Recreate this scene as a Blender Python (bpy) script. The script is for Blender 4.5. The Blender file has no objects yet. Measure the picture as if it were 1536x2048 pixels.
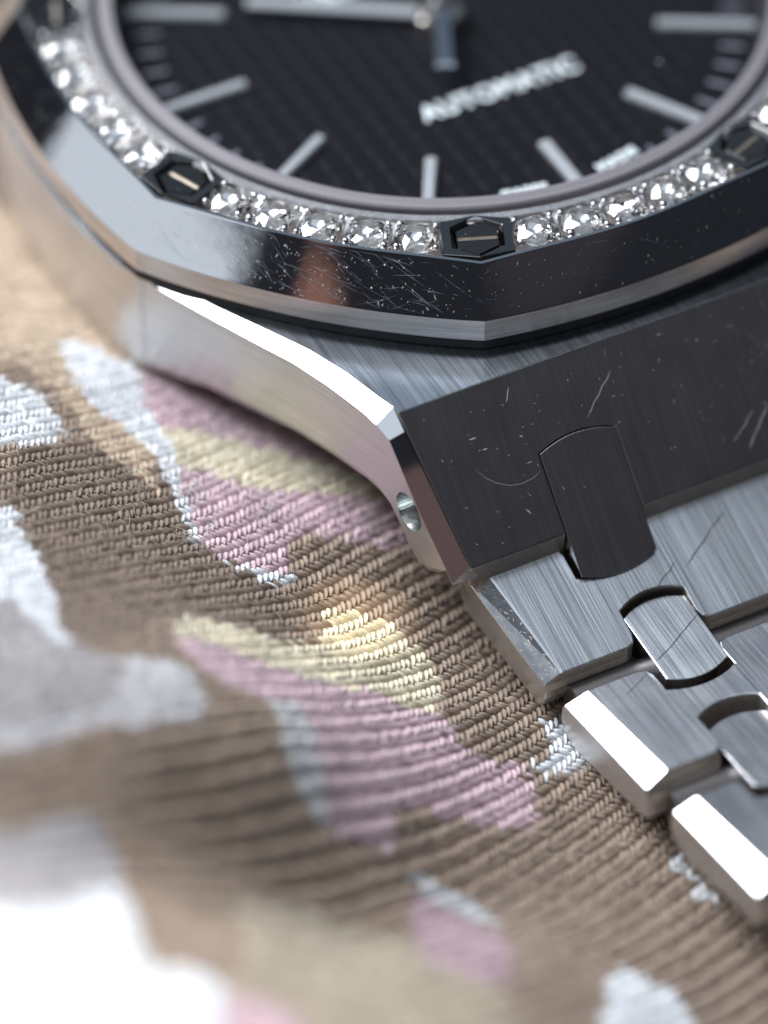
import bpy, bmesh, math, random
import numpy as np
from mathutils import Vector, Matrix, noise
random.seed(4); rng = np.random.default_rng(4)
scn = bpy.context.scene
scn.unit_settings.scale_length = 0.001        # one unit is one millimetre
R_ = math.radians

# ------------------------------------------------------------------ camera
def cam_axes(az, el, roll):
    d = np.array([math.cos(el)*math.cos(az), math.cos(el)*math.sin(az), math.sin(el)])
    r = np.cross([0, 0, 1.], d); r /= np.linalg.norm(r); u = np.cross(d, r)
    c, s = math.cos(roll), math.sin(roll)
    return np.array([c*r+s*u, -s*r+c*u, d])
AX = cam_axes(R_(243.471), R_(44.062), R_(-1.021))
FPX = 10010.2
CAM = np.array([-15.93, -26.004, 0]) + 179.131*AX[2]
cd = bpy.data.cameras.new('camera'); cam = bpy.data.objects.new('camera', cd)
scn.collection.objects.link(cam); scn.camera = cam
m = Matrix([list(AX[:, i])+[CAM[i]] for i in range(3)]+[[0, 0, 0, 1]])
cam.matrix_world = m
cd.sensor_fit = 'HORIZONTAL'; cd.sensor_width = 36; cd.lens = 36*FPX/1536
cd.clip_start = 5; cd.clip_end = 3000
cd.dof.use_dof = True; cd.dof.focus_distance = 189.2
cd.dof.aperture_fstop = cd.lens*0.001/11.5; cd.dof.aperture_blades = 9

def ray(x, y):
    d = AX.T @ np.array([(x-768)/FPX, -(y-1024)/FPX, -1.]); return d/np.linalg.norm(d)
def on(x, y, P0, n):
    """photo point -> where its line of sight meets the plane through P0 with normal n"""
    d = ray(x, y); return CAM+d*(np.dot(np.array(P0)-CAM, n)/(d @ n))
def proj(P):
    q = (np.asarray(P)-CAM) @ AX.T
    return 768+FPX*q[..., 0]/-q[..., 2], 1024-FPX*q[..., 1]/-q[..., 2]
def infr(P, mx=140):
    x, y = proj(P); return -mx < x < 1536+mx and -mx < y < 2048+mx

# ------------------------------------------------------------------ light
w = bpy.data.worlds.new('World'); scn.world = w; w.use_nodes = True
w.node_tree.nodes['Background'].inputs[0].default_value = (.72, .80, 1, 1)
w.node_tree.nodes['Background'].inputs[1].default_value = 0.030
def area(name, direction, dist, sx, sy, L, col, target=(-8, -20, -6)):
    ld = bpy.data.lights.new(name, 'AREA'); ld.shape = 'RECTANGLE'; ld.size = sx; ld.size_y = sy
    ld.energy = L*math.pi*sx*sy; ld.color = col
    o = bpy.data.objects.new(name, ld); scn.collection.objects.link(o)
    d = Vector(direction).normalized(); o.location = Vector(target)+d*dist
    o.rotation_euler = d.to_track_quat('Z', 'Y').to_euler(); return o
area('window_light', (-.36, .56, .72), 320, 215, 200, 14, (.97, .98, 1))
area('ceiling_light', (-.14, -.02, .99), 420, 640, 480, 1.0, (.80, .90, 1))
area('side_light', (-.945, .262, .21), 330, 385, 230, .95, (.84, .92, 1))
area('back_light', (.34, .61, .71), 330, 230, 150, .25, (.62, .80, 1))  # unseen, added to lighten the brushed case top
area('front_fill_light', (.28, -.74, .60), 420, 240, 150, .026, (1, .80, .80))
area('bezel_brown_fill', (-.86, -.49, .34), 330, 34, 120, .30, (1, .48, .33))  # no known lamp: added so the bezel bevel reflects brown
area('lug_brown_fill', (-.40, -.75, .53), 420, 110, 110, .13, (1, .58, .52))  # no known lamp: added for the brown reflection on the lug edge
def spot(name, loc, tgt, E, deg, blend, col, r=2.):
    ld = bpy.data.lights.new(name, 'SPOT'); ld.energy = E; ld.spot_size = R_(deg); ld.spot_blend = blend
    ld.color = col; ld.shadow_soft_size = r
    o = bpy.data.objects.new(name, ld); scn.collection.objects.link(o); o.location = loc
    o.rotation_euler = (Vector(loc)-Vector(tgt)).to_track_quat('Z', 'Y').to_euler()
scn.view_settings.view_transform = 'Standard'; scn.view_settings.look = 'None'
scn.view_settings.exposure = 0.1; scn.view_settings.gamma = 1
cy = scn.cycles
cy.max_bounces = 14; cy.transmission_bounces = 12; cy.glossy_bounces = 8; cy.diffuse_bounces = 3
cy.transparent_max_bounces = 12; cy.use_denoising = True; cy.sample_clamp_indirect = 12

# ------------------------------------------------------------------ materials
def mat(name):
    M = bpy.data.materials.new(name); M.use_nodes = True; nt = M.node_tree
    return M, nt, nt.nodes['Principled BSDF']
class NT:
    def __init__(s, nt): s.nt = nt
    def n(s, t, **k):
        o = s.nt.nodes.new(t)
        for a, b in k.items(): setattr(o, a, b)
        return o
    def l(s, a, b): s.nt.links.new(a, b)
    def coords(s, scale, rot=(0, 0, 0)):
        tc = s.n('ShaderNodeTexCoord'); mp = s.n('ShaderNodeMapping')
        mp.inputs['Scale'].default_value = scale; mp.inputs['Rotation'].default_value = rot
        g = s.n('ShaderNodeNewGeometry')
        s.l(g.outputs['Position'], mp.inputs['Vector']); return mp.outputs[0]
    def noise(s, vec, scale=1, detail=3, rough=.6):
        t = s.n('ShaderNodeTexNoise'); t.inputs['Scale'].default_value = scale
        t.inputs['Detail'].default_value = detail; t.inputs['Roughness'].default_value = rough
        s.l(vec, t.inputs['Vector']); return t.outputs['Fac']
    def ramp(s, f, a, b, ca=(0, 0, 0, 1), cb=(1, 1, 1, 1)):
        r = s.n('ShaderNodeValToRGB'); r.color_ramp.elements[0].position = a; r.color_ramp.elements[1].position = b
        r.color_ramp.elements[0].color = ca; r.color_ramp.elements[1].color = cb
        s.l(f, r.inputs[0]); return r.outputs[0]
    def math(s, op, a, b):
        t = s.n('ShaderNodeMath', operation=op)
        for i, v in enumerate((a, b)):
            if isinstance(v, (int, float)): t.inputs[i].default_value = v
            else: s.l(v, t.inputs[i])
        return t.outputs[0]
def dust(N, bs, amount=.11, scale=2.6, out=None):
    """small pale specks of dust and nicks mixed over the metal"""
    v = N.n('ShaderNodeTexVoronoi'); v.inputs['Scale'].default_value = scale
    g = N.coords((1, 1, 1)); N.l(g, v.inputs['Vector'])
    m1 = N.ramp(v.outputs['Distance'], amount*.55, amount, (1, 1, 1, 1), (0, 0, 0, 1))
    sep = N.n('ShaderNodeSeparateColor'); N.l(v.outputs['Color'], sep.inputs[0])
    m2 = N.ramp(sep.outputs[0], .45, .47)
    f = N.math('MULTIPLY', m1, m2)
    d = N.n('ShaderNodeBsdfDiffuse'); d.inputs[0].default_value = (.75, .74, .76, 1)
    mx = N.n('ShaderNodeMixShader'); N.l(f, mx.inputs[0]); N.l(bs, mx.inputs[1]); N.l(d.outputs[0], mx.inputs[2])
    return mx.outputs[0]
def tangent(N, b, vec, an):
    c = N.n('ShaderNodeCombineXYZ')
    for i in range(3): c.inputs[i].default_value = vec[i]
    N.l(c.outputs[0], b.inputs['Tangent']); b.inputs['Anisotropic'].default_value = an
def steel(name, scale, rough=.3, bump=.5, base=(.56, .56, .575), streak=.18, dirt=.05, dscale=2.2, dist=.012, tan=(1, 0, 0), an=.75):
    M, nt, b = mat(name); N = NT(nt)
    b.inputs['Metallic'].default_value = 1; tangent(N, b, tan, an)
    n1 = N.noise(N.coords(scale), 1, 1, .5)
    n2 = N.noise(N.coords(tuple(x*.37 for x in scale), (.05, .03, .04)), 1, 2, .6)
    h = N.math('ADD', n1, N.math('MULTIPLY', n2, .6))
    bp = N.n('ShaderNodeBump'); bp.inputs['Strength'].default_value = bump; bp.inputs['Distance'].default_value = dist
    N.l(h, bp.inputs['Height']); N.l(bp.outputs[0], b.inputs['Normal'])
    c = N.ramp(N.math('MULTIPLY', h, .625), .36, .64, tuple(x*(1-streak) for x in base)+(1,), tuple(min(1, x*(1+streak)) for x in base)+(1,))
    N.l(c, b.inputs['Base Color'])
    r = N.math('ADD', N.math('MULTIPLY', N.noise(N.coords((.5, .5, .5)), 1, 3, .5), .10), rough-.05)
    N.l(r, b.inputs['Roughness'])
    N.l(dust(N, b.outputs[0], dirt, dscale), nt.nodes['Material Output'].inputs[0]); return M
def polished(name, rough=.07, base=(.60, .60, .62), scratch=.25, dirt=.09, dscale=2.6, width=.006, many=.5, wave=.35):
    M, nt, b = mat(name); N = NT(nt); b.inputs['Metallic'].default_value = 1
    b.inputs['Base Color'].default_value = base+(1,)
    tot = None
    for i, (rz, sc) in enumerate((((.1, .1, .55), (.32, 4.2, 1.6)), ((.1, -.1, .85), (.4, 5, 1.4)), ((.1, .05, .2), (.35, 5.5, 2.0)), ((.3, .1, 1.5), (.5, 4.4, 1.5)))):
        nz = N.noise(N.coords(sc, rz), 1, 0, .5)
        k = N.ramp(N.math('ABSOLUTE', N.math('SUBTRACT', nz, .5+.03*i), 0), 0, width, (1, 1, 1, 1), (0, 0, 0, 1))
        patch = N.ramp(N.noise(N.coords((.8, .8, .8), rz), 1+.13*i, 2), many, many+.10)
        k = N.math('MULTIPLY', k, patch)
        tot = k if tot is None else N.math('MAXIMUM', tot, k)
    r = N.math('ADD', N.math('MULTIPLY', tot, .3), rough); N.l(r, b.inputs['Roughness'])
    bp = N.n('ShaderNodeBump'); bp.inputs['Strength'].default_value = scratch; bp.inputs['Distance'].default_value = .05
    N.l(N.math('MULTIPLY', N.noise(N.coords((.5, .5, .5)), 1.6, 2), wave), bp.inputs['Height']); N.l(bp.outputs[0], b.inputs['Normal'])
    d = N.n('ShaderNodeBsdfDiffuse'); d.inputs[0].default_value = (.5, .55, .62, 1)
    mx = N.n('ShaderNodeMixShader'); N.l(N.math('MULTIPLY', tot, .4), mx.inputs[0]); N.l(b.outputs[0], mx.inputs[1]); N.l(d.outputs[0], mx.inputs[2])
    N.l(dust(N, mx.outputs[0], dirt, dscale), nt.nodes['Material Output'].inputs[0]); return M
def plain(name, col, rough=.5, metal=0., spec=.5, bump=0, bscale=8):
    M, nt, b = mat(name); N = NT(nt)
    b.inputs['Metallic'].default_value = metal; b.inputs['Roughness'].default_value = rough
    b.inputs['Specular IOR Level'].default_value = spec
    f = N.noise(N.coords((1, 1, 1)), bscale, 4, .6)
    N.l(N.ramp(f, .3, .7, tuple(x*.88 for x in col)+(1,), tuple(min(1, x*1.1) for x in col)+(1,)), b.inputs['Base Color'])
    if bump:
        bp = N.n('ShaderNodeBump'); bp.inputs['Strength'].default_value = bump; bp.inputs['Distance'].default_value = .02
        N.l(f, bp.inputs['Height']); N.l(bp.outputs[0], b.inputs['Normal'])
    return M
M_top = steel('steel_brushed_lengthwise', (13, .25, .25), .21, .30, base=(.48, .52, .57), streak=.30, an=.45)
M_link = steel('steel_brushed_link', (15, .25, .25), .27, .55, base=(.55, .565, .60), streak=.30, dirt=.03, an=.55)
M_side = steel('steel_brushed_flank', (.25, .25, 11), .34, .25, base=(.79, .77, .76), streak=.07, dirt=.03, tan=(0, 0, 1), an=.5)
M_bside = steel('steel_brushed_bezel_side', (.4, .4, 13), .30, .35, base=(.84, .80, .78), streak=.16, tan=(0, 0, 1), an=.5)
M_rail = steel('steel_brushed_rail', (9, 9, .3), .4, .35, base=(.50, .50, .52), streak=.22, an=0)
M_lug = steel('steel_brushed_lug', (15, .3, .3), .28, .22, base=(.54, .545, .56), streak=.10)
M_pol = polished('steel_polished_bezel', dirt=.075, dscale=1.8, many=.92)
M_polL = polished('steel_polished_clean', rough=.09, scratch=.12, dirt=.03, many=.92)
M_polD = polished('steel_polished_dented', rough=.15, scratch=.3, dirt=.07, dscale=4.5, many=.92, wave=.5)
M_polE = M_polL.copy(); M_polE.name = 'steel_polished_edge'
M_gold = plain('steel_inner_cut', (.60, .55, .50), .38, .9, bump=.2, bscale=3)
M_dark = plain('black_gasket', (.012, .013, .016), .45, 0, .4, bump=.3)
M_dial = plain('dial_black_lacquer', (.006, .006, .009), .5, 0, .09)
M_ring = plain('crystal_frosted_chamfer', (.20, .19, .21), .35, 0, .5, bscale=20)
M_white = plain('white_print', (.80, .88, .94), .5)
M_tick = plain('faint_print', (.16, .17, .21), .5)
M_lume = plain('marker_white_gold', (.44, .47, .50), .35, .35)
M_screw = polished('screw_polished_black', rough=.10, base=(.16, .15, .15), scratch=.1, dirt=.04, many=.7)
M_seat = polished('seat_polished_dark', rough=.12, base=(.20, .20, .20), scratch=.1, dirt=.04, many=.7)
M_hand = plain('hand_blued_polish', (.42, .45, .52), .2, 1.)
M_bead = plain('polished_prong', (.62, .62, .64), .16, 1.)
M_hole = plain('drilled_hole_steel', (.42, .45, .45), .24, 1., bump=.6, bscale=6)
M_scrD = plain('scratch_dark', (.06, .065, .08), .5, .6)
M_scrL = plain('scratch_bright', (.55, .52, .5), .5, .3)
# diamond
M_dia, nt, b = mat('diamond'); b.inputs['Base Color'].default_value = (.97, .98, 1, 1); b.inputs['Roughness'].default_value = 0
b.inputs['Transmission Weight'].default_value = 1; b.inputs['IOR'].default_value = 2.4
# crystal: thin, coated glass: almost clear, faint reflection
M_cry = bpy.data.materials.new('sapphire_crystal'); M_cry.use_nodes = True; nt = M_cry.node_tree; nt.nodes.clear(); N = NT(nt)
o = N.n('ShaderNodeOutputMaterial'); tr = N.n('ShaderNodeBsdfTransparent'); gl = N.n('ShaderNodeBsdfGlossy'); gl.inputs['Roughness'].default_value = .03
mx = N.n('ShaderNodeMixShader')
mx.inputs[0].default_value = .022; N.l(tr.outputs[0], mx.inputs[1]); N.l(gl.outputs[0], mx.inputs[2])
N.l(dust(N, mx.outputs[0], .035, .55), o.inputs[0])

# ------------------------------------------------------------------ object helpers
COL = scn.collection
def tag(o, label=None, cat=None, group=None, kind=None):
    for k, v in (('label', label), ('category', cat), ('group', group), ('kind', kind)):
        if v: o[k] = v
    return o
def mobj(name, verts, faces, mats, parent=None, fm=None, smooth=None, bevel=0, seg=2, kind=None):
    me = bpy.data.meshes.new(name); me.from_pydata([tuple(map(float, v)) for v in verts], [], faces)
    for M in (mats if isinstance(mats, (list, tuple)) else [mats]): me.materials.append(M)
    if fm is not None: me.polygons.foreach_set('material_index', fm)
    bm = bmesh.new(); bm.from_mesh(me); bmesh.ops.recalc_face_normals(bm, faces=bm.faces); bm.to_mesh(me); bm.free()
    if smooth is not None:
        me.polygons.foreach_set('use_smooth', [True]*len(me.polygons)); me.set_sharp_from_angle(angle=R_(smooth))
    ob = bpy.data.objects.new(name, me); COL.objects.link(ob)
    if parent: ob.parent = parent
    if bevel:
        bv = ob.modifiers.new('edge_rounding', 'BEVEL'); bv.width = bevel; bv.segments = seg; bv.limit_method = 'ANGLE'; bv.angle_limit = R_(28)
        bv.harden_normals = False
    if kind: ob['kind'] = kind
    return ob
def pol(r, deg, z): a = R_(deg); return (r*math.sin(a), r*math.cos(a), z)
def copyob(o, parent, loc=None, rot=None):
    c = o.copy(); COL.objects.link(c); c.parent = parent
    if loc is not None: c.location = loc
    if rot is not None: c.rotation_euler = rot
    return c

watch = bpy.data.objects.new('wristwatch', None); COL.objects.link(watch)
tag(watch, 'steel wristwatch with octagonal diamond bezel, black dial and link bracelet lying on patterned cloth', 'wristwatch')

# ------------------------------------------------------------------ bezel
def rlow(c):
    p = ((c+22.5-22.5) % 45); p = p-45 if p > 22.5 else p; return 17.70+.62*(abs(p)/22.5)**2
def rup(c):
    p = (c % 45); p = p-45 if p > 22.5 else p; return 16.36+.70*(abs(p)/22.5)**3
angs = [i*0.75 for i in range(480)]
prof = [lambda c: (14.12, -1.3), lambda c: (14.12, -.06), lambda c: (14.18, 0.0), lambda c: (14.50, 0.0), lambda c: (14.56, -.08), lambda c: (14.60, -.50),
        lambda c: (rup(c)-.20, -.50), lambda c: (rup(c)-.17, -.03), lambda c: (rup(c)-.14, .0), lambda c: (rup(c), .0), lambda c: (rup(c)+.05, -.07),
        lambda c: (rlow(c)-.04, -1.74), lambda c: (rlow(c), -1.80), lambda c: (rlow(c), -2.77), lambda c: (rlow(c)-.05, -2.82), lambda c: (rlow(c)-1.2, -2.84)]
V = []; F = []; FM = []
mring = [0, 3, 3, 3, 0, 1, 0, 2, 2, 2, 2, 2, 0, 0, 0]
for c in angs:
    for p in prof: r, z = p(c); V.append(pol(r, c, z))
n = len(prof)
for i in range(480):
    for k in range(n-1):
        a = i*n+k; b2 = ((i+1) % 480)*n+k; F.append((a, b2, b2+1, a+1)); FM.append(mring[k])
bezel = mobj('bezel', V, F, [M_bside, M_gold, M_pol, M_rail], watch, FM, smooth=11)
# gasket below the bezel
V = []; F = []
for i, c in enumerate(angs):
    V += [pol(rlow(c)-.35, c, -2.80), pol(rlow(c)-.06, c, -2.86), pol(rlow(c)-.06, c, -3.24), pol(rlow(c)-.3, c, -3.4)]
for i in range(480):
    for k in range(3): a = i*4+k; b2 = ((i+1) % 480)*4+k; F.append((a, b2, b2+1, a+1))
mobj('gasket', V, F, M_dark, watch, smooth=40)

# screws in their hexagonal seats
def hexp(r, z, rot=0): return [(r*math.cos(R_(60*k+rot)), r*math.sin(R_(60*k+rot)), z) for k in range(6)]
def make_screw():
    # local: +y points outwards (radially), hexagon corner outwards
    rot = 30
    hx = [hexp(1.16, .02, rot), hexp(1.02, -.20, rot), hexp(1.0, -.55, rot)]
    # collar block: ring sector outline matched to the six hexagon corners
    V = []; F = []; FM = []
    out = []
    for k in range(6):
        x, y, z = hexp(1.16, .02, rot)[k]
        out.append((math.copysign(1.36, x) if abs(x) > .2 else 0.0, {True: 1, False: -1}[y > 0]*.94 if abs(x) > .2 else math.copysign(1.22, y), .02))
    low = [(x*1.04, y, -.55) for x, y, z in out]
    loops = [low, out]+hx
    for L in loops: V += L
    for a in range(4):
        for k in range(6):
            F.append((a*6+k, a*6+(k+1) % 6, (a+1)*6+(k+1) % 6, (a+1)*6+k)); FM.append([0, 0, 0, 1][a])
    collar = mobj('screw_seat', V, F, [M_seat, M_dark], bezel, FM, bevel=.02, seg=1)
    # hexagonal screw with a slot
    V = []; F = []; FM = []
    top = hexp(.90, -.10, rot); rim = hexp(.985, -.20, rot); bot = hexp(.985, -.5, rot)
    V = top+rim+bot
    for a in (0, 6):
        for k in range(6): F.append((a+k, a+(k+1) % 6, a+6+(k+1) % 6, a+6+k)); FM.append(0)
    # top split into two halves with a slot between them: slot runs along x
    hs = .085
    upper = [p for p in top if p[1] > hs]; lower = [p for p in top if p[1] < -hs]
    upper.sort(key=lambda p: p[0]); lower.sort(key=lambda p: p[0])
    xs = .779
    def add(pts, mi):
        s = len(V); V.extend(pts); F.append(tuple(range(s, s+len(pts)))); FM.append(mi)
    add([(-xs, hs, -.10)]+upper+[(xs, hs, -.10)], 0)
    add([(-xs, -hs, -.10)]+lower+[(xs, -hs, -.10)], 0)
    add([(-xs, hs, -.10), (xs, hs, -.10), (xs, hs*.8, -.2), (-xs, hs*.8, -.2)], 1)
    add([(-xs, -hs, -.10), (xs, -hs, -.10), (xs, -hs*.8, -.2), (-xs, -hs*.8, -.2)], 1)
    add([(-xs, hs*.8, -.2), (xs, hs*.8, -.2), (xs, -hs*.8, -.2), (-xs, -hs*.8, -.2)], 1)
    sc = mobj('screw', V, F, [M_screw, M_gold], bezel, FM)
    return collar, sc
seat, screw = make_screw(); first = True
for a in (202.5, 247.5, 157.5, 292.5):
    P = Vector(pol(15.47, a, 0)); rz = R_(-a)
    if first: seat.location = P; screw.location = P; seat.rotation_euler.z = rz; screw.rotation_euler.z = rz; first = False
    else:
        copyob(seat, bezel, P, (0, 0, rz)); copyob(screw, bezel, P, (0, 0, rz))

# diamonds: round brilliants
def brilliant(D=1.72):
    r = D/2; V = []; F = []
    tb = [(.54*r*math.cos(R_(45*k)), .54*r*math.sin(R_(45*k)), .34*r) for k in range(8)]
    md = [(.80*r*math.cos(R_(45*k+22.5)), .80*r*math.sin(R_(45*k+22.5)), .19*r) for k in range(8)]
    g1 = [(r*math.cos(R_(22.5*k)), r*math.sin(R_(22.5*k)), .03*r) for k in range(16)]
    g2 = [(x, y, -.03*r) for x, y, z in g1]
    pv = [(.42*r*math.cos(R_(45*k+22.5)), .42*r*math.sin(R_(45*k+22.5)), -.53*r) for k in range(8)]
    V = tb+md+g1+g2+pv+[(0, 0, -.86*r)]
    F.append(tuple(range(8)))
    for k in range(8):
        k1 = (k+1) % 8
        F.append((k, k1, 8+k))                               # star
        F.append((k1, 8+k, 16+(2*k+2) % 16, 8+k1))           # main kite
        F.append((8+k, 16+2*k, 16+2*k+1)); F.append((8+k, 16+2*k+1, 16+(2*k+2) % 16))
        F.append((40+k, 32+2*k, 32+2*k+1)); F.append((40+k, 32+2*k+1, 32+(2*k+2) % 16))
        F.append((48, 40+k, 32+(2*k+2) % 16, 40+k1))
    for k in range(16): F.append((16+k, 16+(k+1) % 16, 32+(k+1) % 16, 32+k))
    return mobj('diamond', V, F, M_dia, bezel)
dia = brilliant(); used = False
bm = bmesh.new(); bmesh.ops.create_icosphere(bm, subdivisions=2, radius=.15); me = bpy.data.meshes.new('prong'); bm.to_mesh(me); bm.free()
me.materials.append(M_bead); me.polygons.foreach_set('use_smooth', [True]*len(me.polygons))
prong = None
V = []; F = []
for s in range(8):
    base = 22.5+45*s
    for k in range(5):
        a = base+8.45+7.025*k; P = Vector(pol(15.43, a, -.12))
        if not infr(P, 110): continue
        rot = (rng.normal(0, .05), rng.normal(0, .05), R_(-a)+rng.normal(0, .3))
        if not used: dia.location = P; dia.rotation_euler = rot; used = True
        else: copyob(dia, bezel, P, rot)
    for k in range(6):
        a0 = base+8.45+7.025*(k-.5)
        for da in (-.85, .85):
            if (k == 0 and da < 0) or (k == 5 and da > 0): continue
            for rr in (14.80, 16.04):
                P = Vector(pol(rr, a0+da, -.02))
                if not infr(P, 60): continue
                if prong is None:
                    prong = bpy.data.objects.new('prong', me); COL.objects.link(prong); prong.parent = bezel; prong.location = P
                    q = prong
                else: q = copyob(prong, bezel, P)
                s_ = 1+rng.normal(0, .08); q.scale = (s_, s_, s_*1.1)
        # metal web between two stones, cut as thin ridges
        if infr(Vector(pol(15.4, a0, 0)), 60) and 0 < k < 5:
            s0 = len(V)
            for rr, wd, zz in ((14.6, 1.0, -.16), (15.1, .30, -.3), (15.45, .10, -.34), (15.8, .30, -.3), (rup(a0)-.2, 1.0, -.16)):
                V += [pol(rr, a0-wd, zz), pol(rr, a0-wd*.45, zz+.06), pol(rr, a0+wd*.45, zz+.06), pol(rr, a0+wd, zz)]
            for i in range(4):
                for j in range(3): a = s0+i*4+j; F.append((a, a+1, a+5, a+4))
mobj('stone_setting', V, F, M_bead, bezel, kind='stuff')

# ------------------------------------------------------------------ crystal, rehaut and dial
def lathe(name, prof, mats, parent, fm=None, n=240, smooth=20):
    V = []; F = []; FM = []
    for i in range(n):
        for r, z in prof: V.append(pol(r, 360*i/n, z))
    k = len(prof)
    for i in range(n):
        for j in range(k-1):
            a = i*k+j; b = ((i+1) % n)*k+j; F.append((a, b, b+1, a+1)); FM.append(fm[j] if fm else 0)
    return mobj(name, V, F, mats, parent, FM, smooth=smooth)
crystal = mobj('crystal', [pol(13.25, 3*i, .06) for i in range(120)], [tuple(range(120))], M_cry, watch)
lathe('crystal_edge', [(13.22, .045), (13.27, .062), (13.45, .05), (13.47, .035), (13.72, .0), (13.79, -.08), (13.80, -.9)], M_ring, crystal)
lathe('crystal_gasket', [(13.79, -.32), (14.13, -.32), (14.13, -1.2)], M_dark, watch)
ZD = -1.93
lathe('rehaut', [(13.24, -.05), (13.2, -.4), (12.75, ZD+.02)], plain('rehaut_black', (.03, .03, .035), .35), watch)
dial = mobj('dial', [pol(13.1, 3*i, ZD) for i in range(120)], [tuple(range(120))], M_dial, watch)
# raised square pattern of the dial
V = []; F = []
p = .98
for i in range(-12, 13):
    for j in range(-12, 13):
        x, y = i*p, j*p
        if math.hypot(x, y) > 10.9: continue
        if not infr(np.array([x, y, ZD]), 60): continue
        s = len(V); a = .42; t = .30
        V += [(x-a, y-a, ZD+.004), (x+a, y-a, ZD+.004), (x+a, y+a, ZD+.004), (x-a, y+a, ZD+.004),
              (x-t, y-t, ZD+.035), (x+t, y-t, ZD+.035), (x+t, y+t, ZD+.035), (x-t, y+t, ZD+.035)]
        F += [(s+4, s+5, s+6, s+7)]+[(s+k, s+(k+1) % 4, s+4+(k+1) % 4, s+4+k) for k in range(4)]
mobj('dial_squares', V, F, M_dial, dial, kind='stuff')
def bar(name, L, wd, h, mats, parent, split=False):
    b = .09; x0, x1 = -wd/2, wd/2
    V = [(x0, 0, 0), (x1, 0, 0), (x1, L, 0), (x0, L, 0), (x0, 0, h*.6), (x1, 0, h*.6), (x1, L, h*.6), (x0, L, h*.6),
         (x0+b, b, h), (x1-b, b, h), (x1-b, L-b, h), (x0+b, L-b, h)]
    F = [(0, 1, 2, 3), (8, 9, 10, 11)]+[(k, (k+1) % 4, 4+(k+1) % 4, 4+k) for k in range(4)]+[(4+k, 4+(k+1) % 4, 8+(k+1) % 4, 8+k) for k in range(4)]
    return mobj(name, V, F, mats, parent)
mk = bar('hour_marker', 4.0, .50, .3, M_lume, dial); first = True
for h in (7, 6, 8, 5, 9, 4, 10):
    P = Vector(pol(8.72, 30*h, ZD+.02)); rz = R_(-30*h)
    if first: mk.location = P; mk.rotation_euler.z = rz; first = False
    else: copyob(mk, dial, P, (0, 0, rz))
tk = bar('minute_tick', .95, .20, .015, M_tick, dial); first = True
for mnt in range(18, 53):
    if mnt % 5 == 0: continue
    P = Vector(pol(11.35, 6*mnt, ZD+.075)); rz = R_(-6*mnt)
    if first: tk.location = P; tk.rotation_euler.z = rz; first = False
    else: copyob(tk, dial, P, (0, 0, rz))
def text(name, s, size, width, loc, rz, parent, M=M_white):
    cu = bpy.data.curves.new(name, 'FONT'); cu.body = s; cu.size = size; cu.align_x = 'CENTER'; cu.align_y = 'CENTER'
    cu.extrude = .012; cu.offset = .03; cu.space_character = 1.08
    t = bpy.data.objects.new(name, cu); COL.objects.link(t); bpy.context.view_layer.update()
    dg = bpy.context.evaluated_depsgraph_get(); me = bpy.data.meshes.new_from_object(t.evaluated_get(dg)); bpy.data.objects.remove(t)
    xs = [v.co.x for v in me.vertices]; k = width/(max(xs)-min(xs))
    for v in me.vertices: v.co.x *= k
    me.materials.clear(); me.materials.append(M)
    ob = bpy.data.objects.new(name, me); COL.objects.link(ob); ob.parent = parent; ob.location = loc; ob.rotation_euler.z = rz
    return ob
text('lettering', 'AUTOMATIC', 1.25, 7.0, (.05, -5.0, ZD+.10), 0, dial)
text('lettering', 'SWISS', .62, 1.9, (-2.05, -10.95, ZD+.10), R_(-10.6), dial)
text('lettering', 'MADE', .62, 1.9, (2.05, -10.95, ZD+.10), R_(10.6), dial)
text('lettering', 'AUDEMARS', 1.1, 4.9, (-2.2, 3.6, ZD+.10), 0, dial)
text('lettering', 'PIGUET', 1.1, 3.6, (2.6, 3.6, ZD+.10), 0, dial)
# hands
def hand(name, a, L0, L1, wd, z, M):
    o = bar(name, L1-L0, wd, .18, M, watch); o.location = pol(L0, a, z); o.rotation_euler.z = R_(-a); return o
hand('hour_hand', 303.5, 0.2, 7.9, .62, ZD+.42, M_lume)
hand('seconds_hand', 205, -.3, 4.1, .80, ZD+1.0, M_hand)
lathe('hand_hub', [(.01, ZD+1.45), (.34, ZD+1.42), (.42, ZD+1.3), (.42, ZD+.75), (.85, ZD+.7), (1.0, ZD+.55), (1.0, ZD+.1)], plain('hub_rose_polish', (.75, .68, .64), .18, 1.), watch, n=48, smooth=30)

# ------------------------------------------------------------------ case
ZT = -3.28; YR = -18.39; TL = math.tan(R_(46))
def zl(y): return ZT-(abs(y)+YR)*TL
half = [  # outer edge x, y, z top, chamfer x, chamfer z, bottom z
    (-17.75, 0.0, ZT-.03, -17.72, ZT, -8.3), (-17.65, -3.0, ZT-.03, -17.62, ZT, -8.25), (-17.25, -5.6, ZT-.03, -17.22, ZT, -8.2), (-16.85, -7.0, ZT-.02, -16.84, ZT, -8.13),
    (-16.66, -7.2, -3.24, -16.25, ZT, -8.08), (-16.4, -7.85, -3.24, -15.95, ZT, -7.9), (-15.42, -9.95, -3.36, -15.0, ZT, -7.42), (-14.45, -12.1, -3.42, -13.83, ZT, -7.3), (-13.6, -13.9, -3.46, -12.88, ZT, -7.25),
    (-12.98, -15.7, -3.50, -12.2, ZT, -7.22), (-12.45, -17.6, -3.54, -11.72, ZT, -7.17), (-12.30, -18.35, -3.60, -11.52, ZT-.01, -7.2)]
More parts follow.
